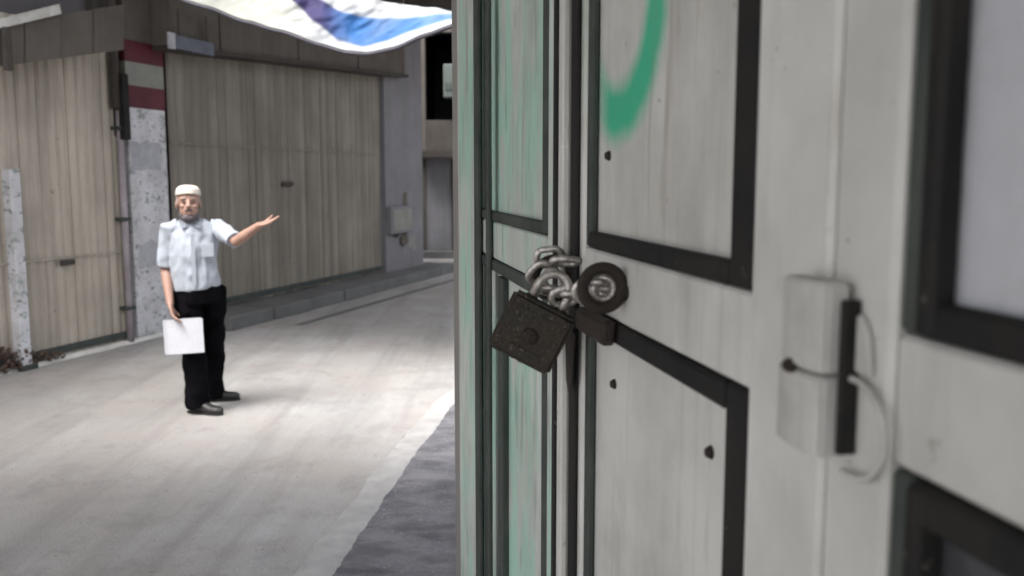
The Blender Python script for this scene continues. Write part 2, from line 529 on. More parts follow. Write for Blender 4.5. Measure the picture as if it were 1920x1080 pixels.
def slat_mesh(name, w_, h):
    bm = bmesh.new()
    prof = [(0, 0.0), (w_ * 0.06, -0.002), (w_ * 0.25, -0.018), (w_ * 0.58, -0.018), (w_ * 0.76, -0.002), (w_ * 0.98, 0.0)]
    lo = [bm.verts.new((x, y, 0)) for x, y in prof]
    hi = [bm.verts.new((x, y, h)) for x, y in prof]
    for k in range(5):
        bm.faces.new((lo[k], lo[k + 1], hi[k + 1], hi[k]))
    bk = [bm.verts.new((0, 0.012, 0)), bm.verts.new((w_ * 0.98, 0.012, 0)), bm.verts.new((w_ * 0.98, 0.012, h)), bm.verts.new((0, 0.012, h))]
    bm.faces.new((bk[1], bk[0], bk[3], bk[2]))
    bm.faces.new((lo[0], bk[0], bk[3], hi[0])[::-1])
    bm.faces.new((lo[5], bk[1], bk[2], hi[5]))
    bmesh.ops.recalc_face_normals(bm, faces=bm.faces)
    me = bpy.data.meshes.new(name)
    bm.to_mesh(me)
    bm.free()
    return me

def shutter(label, t0, t1, w_, z0, h, mat, seam):
    s = fthing('corrugated_shutter', label, 'shutter', t0, 'closed corrugated metal shutters of the shop row')
    n = int(round((t1 - t0) / w_))
    w_ = (t1 - t0) / n
    me = slat_mesh('slat', w_, h)
    me.materials.append(mat)
    for k in range(n):
        o = bpy.data.objects.new('slat', me)
        link(o, s)
        o.location = (k * w_, -0.006 + random.uniform(-0.007, 0.007), z0 + random.uniform(-0.01, 0.01))
    box('bottom_rail', (0, t1 - t0, -0.045, -0.037, z0 + 0.03, z0 + 0.10), M['groove'], s)
    box('cross_bar', (0, t1 - t0, -0.036, -0.031, seam, seam + 0.02), mat, s)
    return s
tl, tr = 1.60, fac(320, 400)[0]
te = fac(716, 400)[0]
s1 = shutter('pale beige corrugated metal shutter at the left edge, left of the banded pillar', -1.6, tl, 0.115, 0.03, 3.05, M['slat'], 0.93)
s2 = shutter('long corrugated shutter with shade painted into its colour, behind the pointing man', tr + 0.01, te, 0.15, 0.16, 3.35, M['slat2'], 2.05)
t, z = fac(118, 492)
box('handle', (t + 1.6 - 0.09, t + 1.6 + 0.09, -0.062, -0.046, z - 0.025, z + 0.025), M['dark'], s1, 0.004)
t, z = fac(532, 345)
box('handle', (t - tr - 0.13, t - tr + 0.13, -0.066, -0.046, z - 0.03, z + 0.03), M['dark'], s2, 0.004)

# left corner post, slim and pale
t = fac(14, 400)[0]
p = fthing('corner_post', 'slim whitish post against the beige shutter at the left picture edge', 'post', t, off=0.06)
box('shaft', (-0.055, 0.055, -0.055, 0.045, 0.04, 1.75), M['pillar'], p, 0.006)
box('base_plate', (-0.085, 0.085, -0.085, 0.05, 0.0, 0.038), M['groove'], p)

# the banded pillar
t0, t1 = fac(248, 400, 0.06)[0], fac(318, 400, 0.06)[0]
W = t1 - t0
z_ = lambda py: fac(277, py, 0.06)[1]
p = fthing('banded_pillar', 'square whitewashed pillar with two maroon bands and torn bills', 'pillar', t0)
box('shaft', (0, W, -0.06, 0.058, 0, z_(204)), M['pillar'], p, 0.008)
box('band', (-0.004, W + 0.004, -0.065, 0.058, z_(204), z_(164)), M['maroon'], p, 0.004)
box('shaft', (0, W, -0.06, 0.058, z_(164), z_(121)), M['greypaint'], p)
box('band', (-0.004, W + 0.004, -0.065, 0.058, z_(121), z_(82)), M['maroon'], p, 0.004)
box('shaft', (0, W, -0.058, 0.058, z_(82), 4.3), M['board'], p)
for (px0, px1, py0, py1, mt) in ((252, 300, 212, 258, 'pillar'), (250, 306, 268, 320, 'paleb'), (268, 300, 402, 440, 'pillar'), (256, 300, 455, 500, 'paleb')):
    a, b2 = fac(px0, 400, .065)[0] - t0, fac(px1, 400, .065)[0] - t0
    bm = bmesh.new()
    z0, z1 = z_(py1), z_(py0)
    nx, nz = 6, 7
    g = [[bm.verts.new((a + (b2 - a) * i / nx + (random.uniform(-.014, .014) if i in (0, nx) else 0), -0.0625 - 0.004 * abs(noise.noise(Vector((i * .7, j * .7, px0)))), z0 + (z1 - z0) * j / nz + (random.uniform(-.02, .02) if j in (0, nz) else 0))) for j in range(nz + 1)] for i in range(nx + 1)]
    for i in range(nx):
        for j in range(nz):
            bm.faces.new((g[i][j], g[i + 1][j], g[i + 1][j + 1], g[i][j + 1]))
    finish('torn_bill', bm, M[mt], p)

# pipe left of the pillar
t = fac(224, 400)[0]
p = fthing('drain_pipe', 'thin pinkish drain pipe running down beside the banded pillar', 'pipe', t)
bm = bmesh.new(); cyl(bm, 0.035, 0.02, 2.35, 14, Matrix.Translation((-0.02, -0.075, 0)))
finish('pipe', bm, worn('pinkish_pipe', (0.42, 0.37, 0.40), (0.2, 0.17, 0.18), 3, streak=.5), p, True)
bm = bmesh.new(); cyl(bm, 0.045, 2.355, 4.6, 14, Matrix.Translation((-0.06, -0.075, 0)))
finish('upper_pipe', bm, M['dark'], p, True)
for zz in (0.35, 1.25, 2.15, 3.1):
    box('bracket', (-0.075, 0.035, -0.118, 0.02, zz, zz + 0.035), M['groove'], p)
t = fac(214, 200)[0]
p = fthing('cable_box', 'narrow black cable box fixed high beside the banded pillar', 'box', t)
box('case', (-0.05, 0.035, -0.16, -0.05, fac(214, 262)[1], fac(214, 140)[1]), M['black'], p, 0.006)
box('back_plate', (-0.045, 0.03, -0.048, 0.05, fac(214, 255)[1], fac(214, 150)[1]), M['dark'], p)

# left sloping canopy board above the beige shutter
p = fthing('shop_canopy', 'weathered sloping board canopy with bright tin edge at top left', 'canopy', 0)
def slab(name, pts, y0, y1, mat, parent):
    bm = bmesh.new()
    f = [bm.verts.new((t, y0, z)) for t, z in pts]
    k = [bm.verts.new((t, y1, z)) for t, z in pts]
    bm.faces.new(f)
    bm.faces.new(k[::-1])
    n = len(f)
    for i in range(n):
        bm.faces.new((f[i], k[i], k[(i + 1) % n], f[(i + 1) % n]))
    return finish(name, bm, mat, parent)
o = 0.42
pp = [fac(-200, 152, o), fac(4, 128, o), fac(232, 93, o), fac(232, 8, o), fac(4, 48, o), fac(-200, 85, o)]
for i in range(6):
    fa, fb = i / 6, (i + 1) / 6
    q = lambda a, b, k: (a[0] + (b[0] - a[0]) * k, a[1] + (b[1] - a[1]) * k)
    lo0, hi0 = pp[0], pp[5]
    lo1, hi1 = pp[2], pp[3]
    slab('board', [q(lo0, lo1, fa), q(lo0, lo1, fb - 0.006), q(hi0, hi1, fb - 0.006), q(hi0, hi1, fa)], -o - 0.012 * (i % 2), -o + 0.03, M['board'], p)
slab('tin_edge', [fac(-200, 84, o + .03), fac(4, 52, o + .03), fac(112, 26, o + .03), fac(108, 8, o + .03), fac(4, 34, o + .03), fac(-200, 66, o + .03)], -o - 0.05, -o - 0.025, M['tin'], p)
slab('soffit', [(pp[0][0], pp[0][1] + .01), (pp[2][0], pp[2][1] + .01), (pp[2][0], pp[2][1] + .06), (pp[0][0], pp[0][1] + .06)], -o + 0.032, 0.055, M['dark'], p)
t = fac(10, 90, .46)[0]
box('hanger', (t - .03, t + .03, -0.5, -0.455, fac(10, 132, .46)[1], fac(10, 52, .46)[1]), M['dark'], p)

# shutter housing over the long shutter
zt0, zt1 = fac(340, 88, .3)[1], fac(716, 128, .3)[1]
a, c_ = fac(322, 88, .3)[0], fac(760, 128, .3)[0]
p = fthing('shutter_housing', 'dark brown boxed lintel running above the long dim shutter', 'lintel', 0)
n = 7
for i in range(n):
    x0 = a + (c_ - a) * i / n
    x1 = a + (c_ - a) * (i + 1) / n - 0.02
    zb0 = zt0 + (zt1 - zt0) * i / n
    zb1 = zt0 + (zt1 - zt0) * (i + 1) / n
    slab('panel', [(x0, zb0), (x1, zb1), (x1, 4.25), (x0, 4.25)], -0.30 - 0.01 * (i % 2), 0.068, M['board'], p)
slab('lip', [(a, zt0 - 0.05), (c_, zt1 - 0.05), (c_, zt1 - 0.005), (a, zt0 - 0.005)], -0.36, 0.06, M['dark'], p)
# small blue board
t, z = fac(330, 90, .40)
t2, z2 = fac(402, 104, .40)
p = fthing('small_sign', 'small faded blue board under the lintel beside the pillar top', 'sign', t)
box('panel', (0, t2 - t, -0.40, -0.375, z2 - .01, z2 + 0.13), M['bluepaint'], p, 0.004)
box('white_end', (-0.10, -0.004, -0.402, -0.377, z2 - .02, z2 + 0.14), M['paleb'], p)
for xx in (0.08, t2 - t - .1):
    box('bracket', (xx, xx + .03, -0.373, -0.365, z2, z2 + 0.4), M['dark'], p)

# far pillar with meter box
t0, t1 = fac(722, 300, .12)[0], fac(792, 300, .12)[0]
p = fthing('far_pillar', 'broad purple grey pillar with a meter box at the far end of the shop row', 'pillar', t0)
zf = lambda px, py: fac(px, py, .12)[1]
box('shaft', (0, t1 - t0, -0.12, 0.068, 0, 4.1), M['purplepost'], p, 0.01)
xa, xb = fac(732, 400, .2)[0] - t0, fac(772, 400, .2)[0] - t0
box('meter_box', (xa, xb, -0.22, -0.121, zf(750, 436), zf(750, 386)), M['purplepost'], p, 0.01)
box('meter_lid', (xa + .06, xb - .06, -0.232, -0.221, zf(750, 430), zf(750, 392)), M['greypaint'], p)
for k in range(9):
    bm = bmesh.new()
    cx = random.uniform(.1, t1 - t0 - .5)
    cz = random.uniform(.35, 1.25)
    w2, h2 = random.uniform(.12, .35), random.uniform(.12, .28)
    vs = [bm.verts.new((cx + w2 * u + random.uniform(-.03, .03), -0.124 - .001 * k, cz + h2 * v + random.uniform(-.03, .03))) for u, v in ((0, 0), (.6, -.1), (1, .1), (1, 1), (.5, 1.1), (0, .9))]
    bm.faces.new(vs)
    finish('torn_bill', bm, M[random.choice(['greypaint', 'dark', 'board', 'purplepost'])], p)

# step and gutter along the long shutter
ta = fac(345, 600)[0]
p = fthing('shop_step', 'low dark concrete step along the foot of the long shutter', 'step', ta)
n = 8
for i in range(n):
    L = 9.5 - ta
    box('slab', (L * i / n, L * (i + 1) / n - 0.015, -0.62 + random.uniform(-.01, .01), 0.055, 0, 0.15 + random.uniform(-.006, .006)), M['step'], p, 0.012)
gut = fthing('gutter', None, None, ta)
del_bm = bmesh.new()
bx(del_bm, 0.6, 9, -1.14, -1.04, 0.002, 0.006)
o_ = finish('gutter', del_bm, M['step'], None)
o_.matrix_world = gut.matrix_basis.copy()
o_.location = gut.location
o_.rotation_euler = gut.rotation_euler
bpy.data.objects.remove(gut)
tag(o_, kind='structure')

# pale edge strip and rubble at the left wall foot
bm = bmesh.new()
pts = [(-6.0, 1.2), (-3, .45), (-1.2, .14), (-.5, .05), (0.0, .03), (0.6, .06), (1.1, .10), (1.6, 0.18), (2.1, .30)]
prev = None
for i in range(80):
    k = i / 79 * (len(pts) - 1)
    j = min(int(k), len(pts) - 2)
    t = pts[j][0] + (pts[j + 1][0] - pts[j][0]) * (k - j)
    n1 = noise.noise(Vector((t * 4, 0, 3))) * .03
    yy = -0.03
    row = [bm.verts.new((t, -0.11 + n1, 0.002)), bm.verts.new((t, -0.08 + n1, 0.035)), bm.verts.new((t, 0.02, 0.04)), bm.verts.new((t, 0.055, 0.0))]
    if prev:
        for q in range(3):
            bm.faces.new((prev[q], prev[q + 1], row[q + 1], row[q]))
    prev = row
ks = finish('kerb_edge', bm, worn('lime_washed_edge', (0.66, 0.645, 0.61), (0.42, 0.40, 0.37), 3, rough=.9), None)
ks.location = A0
ks.rotation_euler = (0, 0, FRZ)
tag(ks, kind='structure')
bm = bmesh.new()
for k in range(900):
    t = random.uniform(-1.5, 0.62)
    s = random.uniform(.008, .032) * (1.0 if t < .2 else .6)
    hh = max(0, 0.20 - abs(t + .05) * .24)
    M4 = Matrix.Translation((t, random.uniform(-.13, .0), random.uniform(.03, .04 + hh))) @ Matrix.Rotation(random.uniform(0, 3), 4, 'X') @ Matrix.Rotation(random.uniform(0, 3), 4, 'Z') @ Matrix.Diagonal((s, s * .7, s * .6, 1))
    bmesh.ops.create_icosphere(bm, subdivisions=1, radius=1, matrix=M4)
rb = finish('rubble', bm, M['rubble'])
rb.location = A0; rb.rotation_euler = (0, 0, FRZ)
tag(rb, 'brown broken rubble piled along the foot of the beige shutter', 'rubble', kind='stuff')

# ------------------------------------------------------------------ far building that closes the street
YF = 19.5
def fx(px): return (px - 960) / 1700 * YF * 1.0
def fz(py):
    r = ray(830, py)
    return EYE + r.z * YF / r.y
p = thing('corner_building', 'dim brown building closing the street beyond the far pillar', 'building', (fx(740), YF, 0))
X0 = fx(740)
lx = lambda px: fx(px) - X0
# wall with a real opening: pieces around it
hx0, hx1, hz0, hz1 = lx(800), lx(900), fz(225), fz(60)
box('wall', (0, hx0, 0, .3, 0, 8), M['wall'], p)
box('wall', (hx1, 16, 0, .3, 0, 8), M['wall'], p)
box('wall', (hx0 + .001, hx1 - .001, 0, .3, fz(290), hz0), M['dark'], p)
box('wall', (hx0 + .001, hx1 - .001, 0, .3, hz1, 8), M['wall'], p)
box('recess', (hx0 - .2, hx1 + .2, 4.6, 4.8, 0, hz1 + .4), M['groove'], p)  # dark surfaces inside the opening; its deep shade is put into colour
for q in (hx0 - .4, hx1 + .2):
    box('recess_side', (q, q + .21, .302, 4.59, 0, hz1 + .4), M['black'], p)
box('recess_top', (hx0 - .19, hx1 + .2, .302, 4.59, hz1 + .3, hz1 + .4), M['black'], p)
box('pale_wall', (hx0 + .001, hx1 - .001, .02, .28, 0, fz(296)), M['purplepost'], p)
box('ledge', (hx0 - .15, hx1 + .3, -0.5, -0.001, fz(296), fz(284)), M['dark'], p)
box('plinth', (0, 16, -0.35, -0.002, 0, fz(470)), M['step'], p)
box('shutter_frame', (lx(848), lx(858), -0.03, -0.001, fz(468), fz(300)), M['dark'], p)
box('roof', (-.3, 16.3, -.6, 6, 8, 8.2), M['dark'], p)
box('side_wall', (0, .3, .302, 6, 0, 7.998), M['wall'], p)
p = thing('wall_box', 'pale green cabinet mounted high on the dim corner building', 'cabinet', (fx(850), YF - .12, fz(186)))
box('case', (-fx(850) + fx(836), .9, -.25, .118, 0, fz(124) - fz(186)), worn('pale_green_metal', (0.09, 0.11, 0.10), (0.06, 0.07, 0.065), 2), p, .02)
box('vent', (-fx(850) + fx(840), .3, -.262, -.251, .15, .3), M['groove'], p)

# ------------------------------------------------------------------ printed cloth hung across the street
def interp(c, x):
    for (x0, y0), (x1, y1) in zip(c, c[1:]):
        if x <= x1:
            k = (x - x0) / (x1 - x0)
            k2 = k * k * (3 - 2 * k) * .4 + k * .6
            return y0 + (y1 - y0) * k2
    return c[-1][1]
low = [(180, -75), (370, 0), (450, 30), (520, 52), (600, 80), (650, 94), (690, 98), (740, 90), (800, 68), (855, 52), (960, 15), (1100, -60)]
top = [(180, -420), (370, -260), (560, -120), (690, -12), (750, 2), (800, 10), (855, 20), (960, -12), (1100, -90)]
bl = [(180, -400), (500, -90), (545, -2), (590, 40), (635, 74), (680, 87), (720, 78), (780, 58), (855, 36), (960, 0), (1100, -75)]
bu = [(180, -500), (540, -100), (590, -8), (640, 20), (700, 30), (770, 34), (830, 28), (855, 24), (960, -10), (1100, -88)]
YB = 7.0
bm = bmesh.new()
cl_ = bm.loops.layers.float_color.new('print')
NU, NV = 260, 90
gr, pc = [], []
def sm(a, b, x):
    k = max(0, min(1, (x - a) / (b - a)))
    return k * k * (3 - 2 * k)
for i in range(NU + 1):
    px = 180 + (1100 - 180) * i / NU
    yl, yt = interp(low, px), interp(top, px)
    yb0, yb1 = interp(bl, px), interp(bu, px)
    rw, cw = [], []
    for j in range(NV + 1):
        v = (j / NV) ** 1.6
        py = yl + (yt - yl) * v
        q = at(px, py, YB)
        dy = 0.09 * noise.noise(Vector((px * .008, py * .004, 0))) + 0.006 * math.sin((px + py * 1.8) * .035) + .25 * v + .05 * noise.noise(Vector((px * .03, py * .012, 4))) * min(1, v * 3) + .025 * noise.noise(Vector((px * .06 + py * .05, py * .05, 9))) * min(1, v * 4) + 0.0009 * (600 - px)
        rw.append(bm.verts.new((q.x, YB + dy, q.z)))
        white = Vector((0.60, 0.62, 0.64))
        if px < 620:
            white = white.lerp(Vector((0.55, 0.56, 0.47)), sm(620, 500, px) * .7)
        k = sm(-5, 3, yb0 - py) * sm(-5, 3, py - yb1) if yb1 < yb0 else 0
        blue = Vector((0.07, 0.06, 0.17)).lerp(Vector((0.04, 0.17, 0.46)), sm(590, 665, px)).lerp(Vector((0.13, 0.28, 0.52)), sm(700, 830, px))
        pale = sm(-3, 10, yb1 - py) * sm(14, 2, yb1 - py) * sm(640, 760, px)
        c = white.lerp(Vector((0.42, 0.58, 0.74)), pale * .8).lerp(blue, k)
        cw.append(c)
    gr.append(rw); pc.append(cw)
for i in range(NU):
    for j in range(NV):
        f = bm.faces.new((gr[i][j], gr[i + 1][j], gr[i + 1][j + 1], gr[i][j + 1]))
        f.smooth = True
        for lp, (a, b2) in zip(f.loops, ((i, j), (i + 1, j), (i + 1, j + 1), (i, j + 1))):
            lp[cl_] = (*pc[a][b2], 1)
b = NB('printed_cloth')
vc = b.n('ShaderNodeVertexColor', layer_name='print')
nz = b.noise(3)
c = b.mix(b.ramp(nz, [(0.45, 0), (0.8, 0.35)]), vc.outputs[0], (0.5, 0.5, 0.45))
b.bump(b.math('ADD', b.noise(5, (1, 1, .6), 6, .65), b.math('MULTIPLY', b.noise(160, (1, 1, 1), 2), .1)), 0.9, 0.03)
mat = b.out(c, 0.7)
tl_ = b.n('ShaderNodeBsdfTranslucent')
b.l(c, tl_.inputs[0])
mx = b.n('ShaderNodeMixShader')
mx.inputs[0].default_value = 0.45
b.l(b.b.outputs[0], mx.inputs[1])
b.l(tl_.outputs[0], mx.inputs[2])
b.l(mx.outputs[0], b.t.nodes['Material Output'].inputs[0])
gr_top = [Vector((*at(180 + 920 * k / 120, interp(top, 180 + 920 * k / 120), YB)[:],)) - Vector((0, YB - .25, 0)) for k in range(121)]
ban = thing('hanging_banner', 'white cloth banner with a sweeping blue wave slung across the street', 'banner', (0, YB, 0))
o_ = finish('cloth', bm, mat, ban)
o_.location = (0, -YB, 0)
# dark thin tube along the lower edge
bm = bmesh.new()
pr = []
for i in range(0, NU + 1, 3):
    px = 180 + 920 * i / NU
    q = at(px, interp(low, px) + 5, YB)
    dy = 0.09 * noise.noise(Vector((px * .008, interp(low, px) * .004, 0))) + 0.006 * math.sin((px + interp(low, px) * 1.8) * .035) + 0.0009 * (600 - px)
    pr.append((q.x, dy, q.z))
tube(bm, pr, [.014] * len(pr), 8, ref=(0, 0, 1))
for k_ in (8, 30, 52, 74, 96, 118):
    q = gr_top[k_]
    b3 = bmesh.new(); tube(b3, [q, q + Vector((.05, .02, .35)), q + Vector((.02, .1, 1.1))], [.006] * 3, 6)
    finish('tie_cord', b3, M['dark'], ban, True)
finish('edge_tube', bm, worn('dark_edge', (.05, .045, .06), (.03, .03, .04), 20), ban, True)

# ------------------------------------------------------------------ foreground doors
DV = ray(640, 337); DV.z = 0; DV.normalize()
DNV = Vector((-DV.y, DV.x, 0))
DIST = 0.32
DO = -DNV * DIST
DRZ = math.atan2(DV.y, DV.x)
def dthing(name, label, cat, s, group=None):
    return thing(name, label, cat, DO + DV * s, DRZ, group)

bd = dthing('door_building', 'pale building behind the padlocked metal doors', 'building', 0)
box('wall', (2.442, 2.75, -.25, -.012, 0, 3.6), M['wall2'], bd)
box('wall', (-7, -.32, -.25, .03, 0, 3.6), M['wall2'], bd)
box('wall', (-.319, 2.441, -.25, -.012, 2.62, 3.6), M['wall2'], bd)
box('side_wall', (2.502, 2.75, -6, -.252, 0, 3.6), M['wall2'], bd)
box('side_wall', (-7, -6.75, -6, -.252, 0, 3.6), M['wall2'], bd)
box('inner_wall', (-6.74, 2.51, -6, -5.8, 0, 3.6), M['wall'], bd)
box('roof', (-7.2, 2.9, -6.2, .3, 3.6, 3.75), M['dark'], bd)
box('threshold', (-.31, 2.40, -.2, .012, 0.006, 0.05), M['step'], bd)
cp = dthing('shade_canopy', 'unseen tin canopy added above the padlocked metal doors to shade them', 'canopy', 0)  # unseen canopy, put in to keep the sun off the doors
for k in range(12):
    box('sheet', (-6.5 + k * .77, -6.5 + k * .77 + .765, .031, 1.0, 3.20 + .006 * (k % 2), 3.225 + .006 * (k % 2)), M['tin'], cp)
for xx in (-5, -2.4, .2, 2.4):
    box('bracket', (xx, xx + .05, .031, .95, 3.14, 3.198), M['black'], cp)

Z0, Z1 = 0.06, 2.55
RB, RT = 1.497, 1.573           # mid rail
def leaf(label, s0, w_, far_st, near_st, mat_up, mat_lo, mat_st, pane_up=None, pane_lo=None, mould=0.045, near_m=None, bk='black'):
    """door leaf; local x from the near edge to the far edge, y towards the street"""
    L = dthing('metal_door', label, 'door', s0, 'off-white metal doors in a row in the foreground')
    near_m = near_m or mould
    st = .014
    a, b_2 = near_st, w_ - far_st
    box('stile', (0, a, -.03, st, Z0, Z1), mat_st, L, .004)
    box('stile', (b_2, w_, -.03, st, Z0, Z1), mat_st, L, .004)
    box('rail', (a + .001, b_2 - .001, -.03, st - .003, RB, RT), mat_st, L, .003)
    box('rail', (a + .001, b_2 - .001, -.03, st - .003, Z0, Z0 + .1), mat_st, L, .003)
    box('rail', (a + .001, b_2 - .001, -.03, st - .003, Z1 - .1, Z1), mat_st, L, .003)
    for (zz0, zz1, mt, lowbar, upbar) in ((RT, Z1 - .1, pane_up or mat_up, .022, .02), (Z0 + .1, RB, pane_lo or mat_lo, .02, .026)):
        box('panel', (a + .001, b_2 - .001, -.02, 0.0, zz0 + .001, zz1 - .001), mt, L)
        box('moulding', (a + .002, a + near_m, 0.0005, .012, zz0 + .002, zz1 - .002), M[bk], L, .003)
        box('moulding', (b_2 - .022, b_2 - .002, 0.0005, .011, zz0 + .002, zz1 - .002), M['groove'], L, .003)
        box('moulding', (a + near_m + .001, b_2 - .023, .0005, .014, zz0 + .002, zz0 + lowbar), M[bk], L, .003)
        box('moulding', (a + near_m + .001, b_2 - .023, .0005, .014, zz1 - upbar, zz1 - .002), M[bk], L, .003)
    return L
# far leaf: px 875 .. 1065
sA0 = 1.268
LA = leaf('farthest metal door, streaked with pale green spray, left of the padlock', sA0, 2.40 - sA0, .30, .075, M['door_smear'], M['door_smear'], M['door_smear'], near_m=.05, bk='groove')
# extra folds on the far stile of that leaf
for (q0, q1, mt) in ((1.86, 1.90, 'groove'), (2.00, 2.07, 'groove')):
    box('fold', (q0 - sA0, q1 - sA0, .0145, .022, Z0, Z1), M[mt], LA, .002)
box('fold', (1.745 - sA0, 1.80 - sA0, .0005, .013, Z0 + .105, RB - .03), M['groove'], LA, .002)
# middle leaf: px 1085 .. 1575
sB0 = .532
LB = leaf('metal door right of the padlock bearing a green sprayed ring', sB0, 1.255 - sB0, .12, .112, M['door_ring'], M['door'], M['door_ring'])
box('astragal', (1.205 - sB0, 1.228 - sB0, .0145, .026, Z0, Z1), M['door'], LB, .003)
box('astragal', (1.150 - sB0, 1.184 - sB0, .0145, .020, Z0, Z1), M['black'], LB, .002)
box('gap_shade_strip', (.001, .022, .0145, .019, Z0, Z1), M['black'], LA, .002)  # black strip paints in the shade of the gap between the doors
for px, py in ((1143, 292), (1153, 720), (1334, 848)):
    r = ray(px, py)
    k = (DO - DNV * 0).dot(DNV) / r.dot(DNV)
    P = Vector((0, 0, EYE)) + r * k
    s_ = (P - DO).dot(DV) - sB0
    bm = bmesh.new()
    cyl(bm, .0065, 0, .005, 12, Matrix.Translation((s_, .0005, P.z)) @ Matrix.Rotation(-PI / 2, 4, 'X'), .004)
    finish('rivet', bm, M['rust'], LB, True)
# near leaf: px 1590 .. beyond the frame
sC0 = -.30
LC = leaf('nearest metal door with a framed grey pane at the right edge', sC0, .527 - sC0, .066, .07, M['pane'], M['black'], M['door'], pane_up=M['pane'], pane_lo=worn('dark_lower_pane', (0.05, 0.052, 0.06), (0.09, 0.09, 0.1), 6, rough=.35))
# its far moulding is the black one seen in the picture
for (zz0, zz1) in ((RT, Z1 - .1), (Z0 + .1, RB)):
    box('moulding', (.527 - sC0 - .066 - .037, .527 - sC0 - .066 - .0225, 0.0005, .017, zz0 + .003, zz1 - .003), M['black'], LC, .003)
box('jamb', (2.402, 2.44, -.25, .012, Z0 - .01, 2.619), M['door'], bd, .004)
box('jamb', (-.318, -.305, -.25, .03, Z0 - .01, 2.619), M['door'], bd)

# barrel hinge with curved leaf plates, on the middle door
def dlocal(px, py, off=0.02):
    r = ray(px, py)
    k = (DO + DNV * off).dot(DNV) / r.dot(DNV)
    P = Vector((0, 0, EYE)) + r * k
    return (P - DO).dot(DV) - sB0, P.z
def bez_plate(name, pts, y0, y1, mat, parent, bev=.0015):
    bm = bmesh.new()
    f = [bm.verts.new((x, y0, z)) for x, z in pts]
    k = [bm.verts.new((x, y1, z)) for x, z in pts]
    bm.faces.new(f); bm.faces.new(k[::-1])
    for i in range(len(f)):
        bm.faces.new((f[i], k[i], k[(i + 1) % len(f)], f[(i + 1) % len(f)]))
    return finish(name, bm, mat, parent, bevel=bev)
def arc(c, rx, rz, a0, a1, n=14):
    return [(c[0] + rx * math.cos(a0 + (a1 - a0) * i / n), c[1] + rz * math.sin(a0 + (a1 - a0) * i / n)) for i in range(n + 1)]
hx, hz = dlocal(1520, 692, .03)
hxr, _ = dlocal(1583, 692, .02)
zt = dlocal(1520, 522, .03)[1]; zb = dlocal(1505, 836, .03)[1]
hg = bez_plate('hinge', [(hx - .012, zb + .004), (hx + .030, zb + .004), (hx + .030, zt - .004), (hx - .012, zt - .004)], .0142, .0185, M['door'], LB)
def knuckle(name, x0, x1, z0, z1, mat):
    bm = bmesh.new()
    n = 16
    pr = [(x0, .0186)] + [(x0 + (x1 - x0) * (.5 - .5 * math.cos(PI * k / n)), .0186 + .020 * math.sin(PI * k / n) ** .22) for k in range(1, n)] + [(x1, .0186)]
    lo = [bm.verts.new((x, y, z0)) for x, y in pr]
    hi = [bm.verts.new((x, y, z1)) for x, y in pr]
    bm.faces.new(lo); bm.faces.new(hi[::-1])
    for k in range(len(pr)):
        bm.faces.new((lo[k], lo[(k + 1) % len(pr)], hi[(k + 1) % len(pr)], hi[k]))
    return finish(name, bm, mat, hg, bevel=.0018, seg=2)
knuckle('upper_knuckle', hx - .023, hx + .032, hz + .0012, zt, M['hingepaint'])
knuckle('lower_knuckle', hx - .021, hx + .035, zb, hz - .0012, M['hingepaint'])
for zz in (zt - .018, hz + .02, zb + .016):
    bm = bmesh.new(); cyl(bm, .004, .0, .003, 12, Matrix.Translation((hx + .036, .0142, zz)) @ Matrix.Rotation(-PI / 2, 4, 'X'), .003)
    finish('screw', bm, M['rust'], hg, True)
xg = hx - .0245
bez_plate('gap_strip', [(xg - .005, zb + .004), (xg, zb + .004), (xg, zt - .010), (xg - .005, zt - .010)], .0142, .026, M['black'], hg, .001)
bez_plate('upper_leaf', [(xg - .006, hz + .004)] + arc((xg - .006, hz + .004), .016, zt - hz - .022, -PI, -PI * 1.5) , .0142, .019, M['hingepaint'], hg)
lc = (xg - .008, (hz + zb) / 2 - .004)
bm = bmesh.new()
q = arc(lc, .034, (hz - zb) / 2 + .004, -PI * .42, -PI * 1.55, 30)
tube(bm, [(x, .0195, z) for x, z in q], [.0022] * len(q), 8, ref=(0, 1, 0))
finish('weld_bead', bm, M['hingepaint'], hg, True)
rx_, rz_ = dlocal(1480, 686, .04)
bm = bmesh.new(); ball(bm, (rx_ + .002, .038, rz_), (.006, .006, .005), 10)
finish('rust_blob', bm, M['rust'], hg, True)

# bracket and bolt on the middle door, under the right ring
xq, zq = dlocal(1128, 612, .02)
box('bolt_bracket', (xq - .045, xq + .075, .0145, .034, zq - .016, zq + .014), M['rust'], LB, .005)
xs_, zs_ = dlocal(1078, 690, .02)
bez_plate('rust_stain', [(xs_ - .028, zs_ + .05), (xs_ + .028, zs_ + .055), (xs_ + .018, zs_ - .02), (xs_ + .004, zs_ - .035), (xs_ - .012, zs_ - .012)], .0265, .0275, M['rust'], LB, 0)

# rings, chain and padlock: hardware frame faces the street end-on
HR = Matrix.Rotation(-.05, 4, 'Z')
def hard(name, R, r, px, py, depth, mat, parent, roty=0, rotz=0, rotx=0, sx=1.0):
    bm = bmesh.new()
    m = Matrix.Rotation(rotz, 4, 'Z') @ Matrix.Rotation(rotx, 4, 'X') @ Matrix.Rotation(roty, 4, 'Y')
    torus(bm, R, r, m, sx=sx)
    o = finish(name, bm, mat, parent, True)
    o.location = at(px, py, depth) - parent.location
    return o
re = thing('ring_staple', 'thick rusty iron ring welded on the door edge right of the padlock', 'ring', at(1130, 600, 1.0))
hard('ring', .0225, .0068, 1130, 540, 1.00, M['rust'], re, rotz=.12)
hard('collar', .0125, .005, 1131, 541, 1.012, M['steel'], re, rotz=.12)
P = at(1175, 548, 1.0)
dd = (P - DO)
foot = DO + DV * dd.dot(DV) + DNV * .013
bm = bmesh.new()
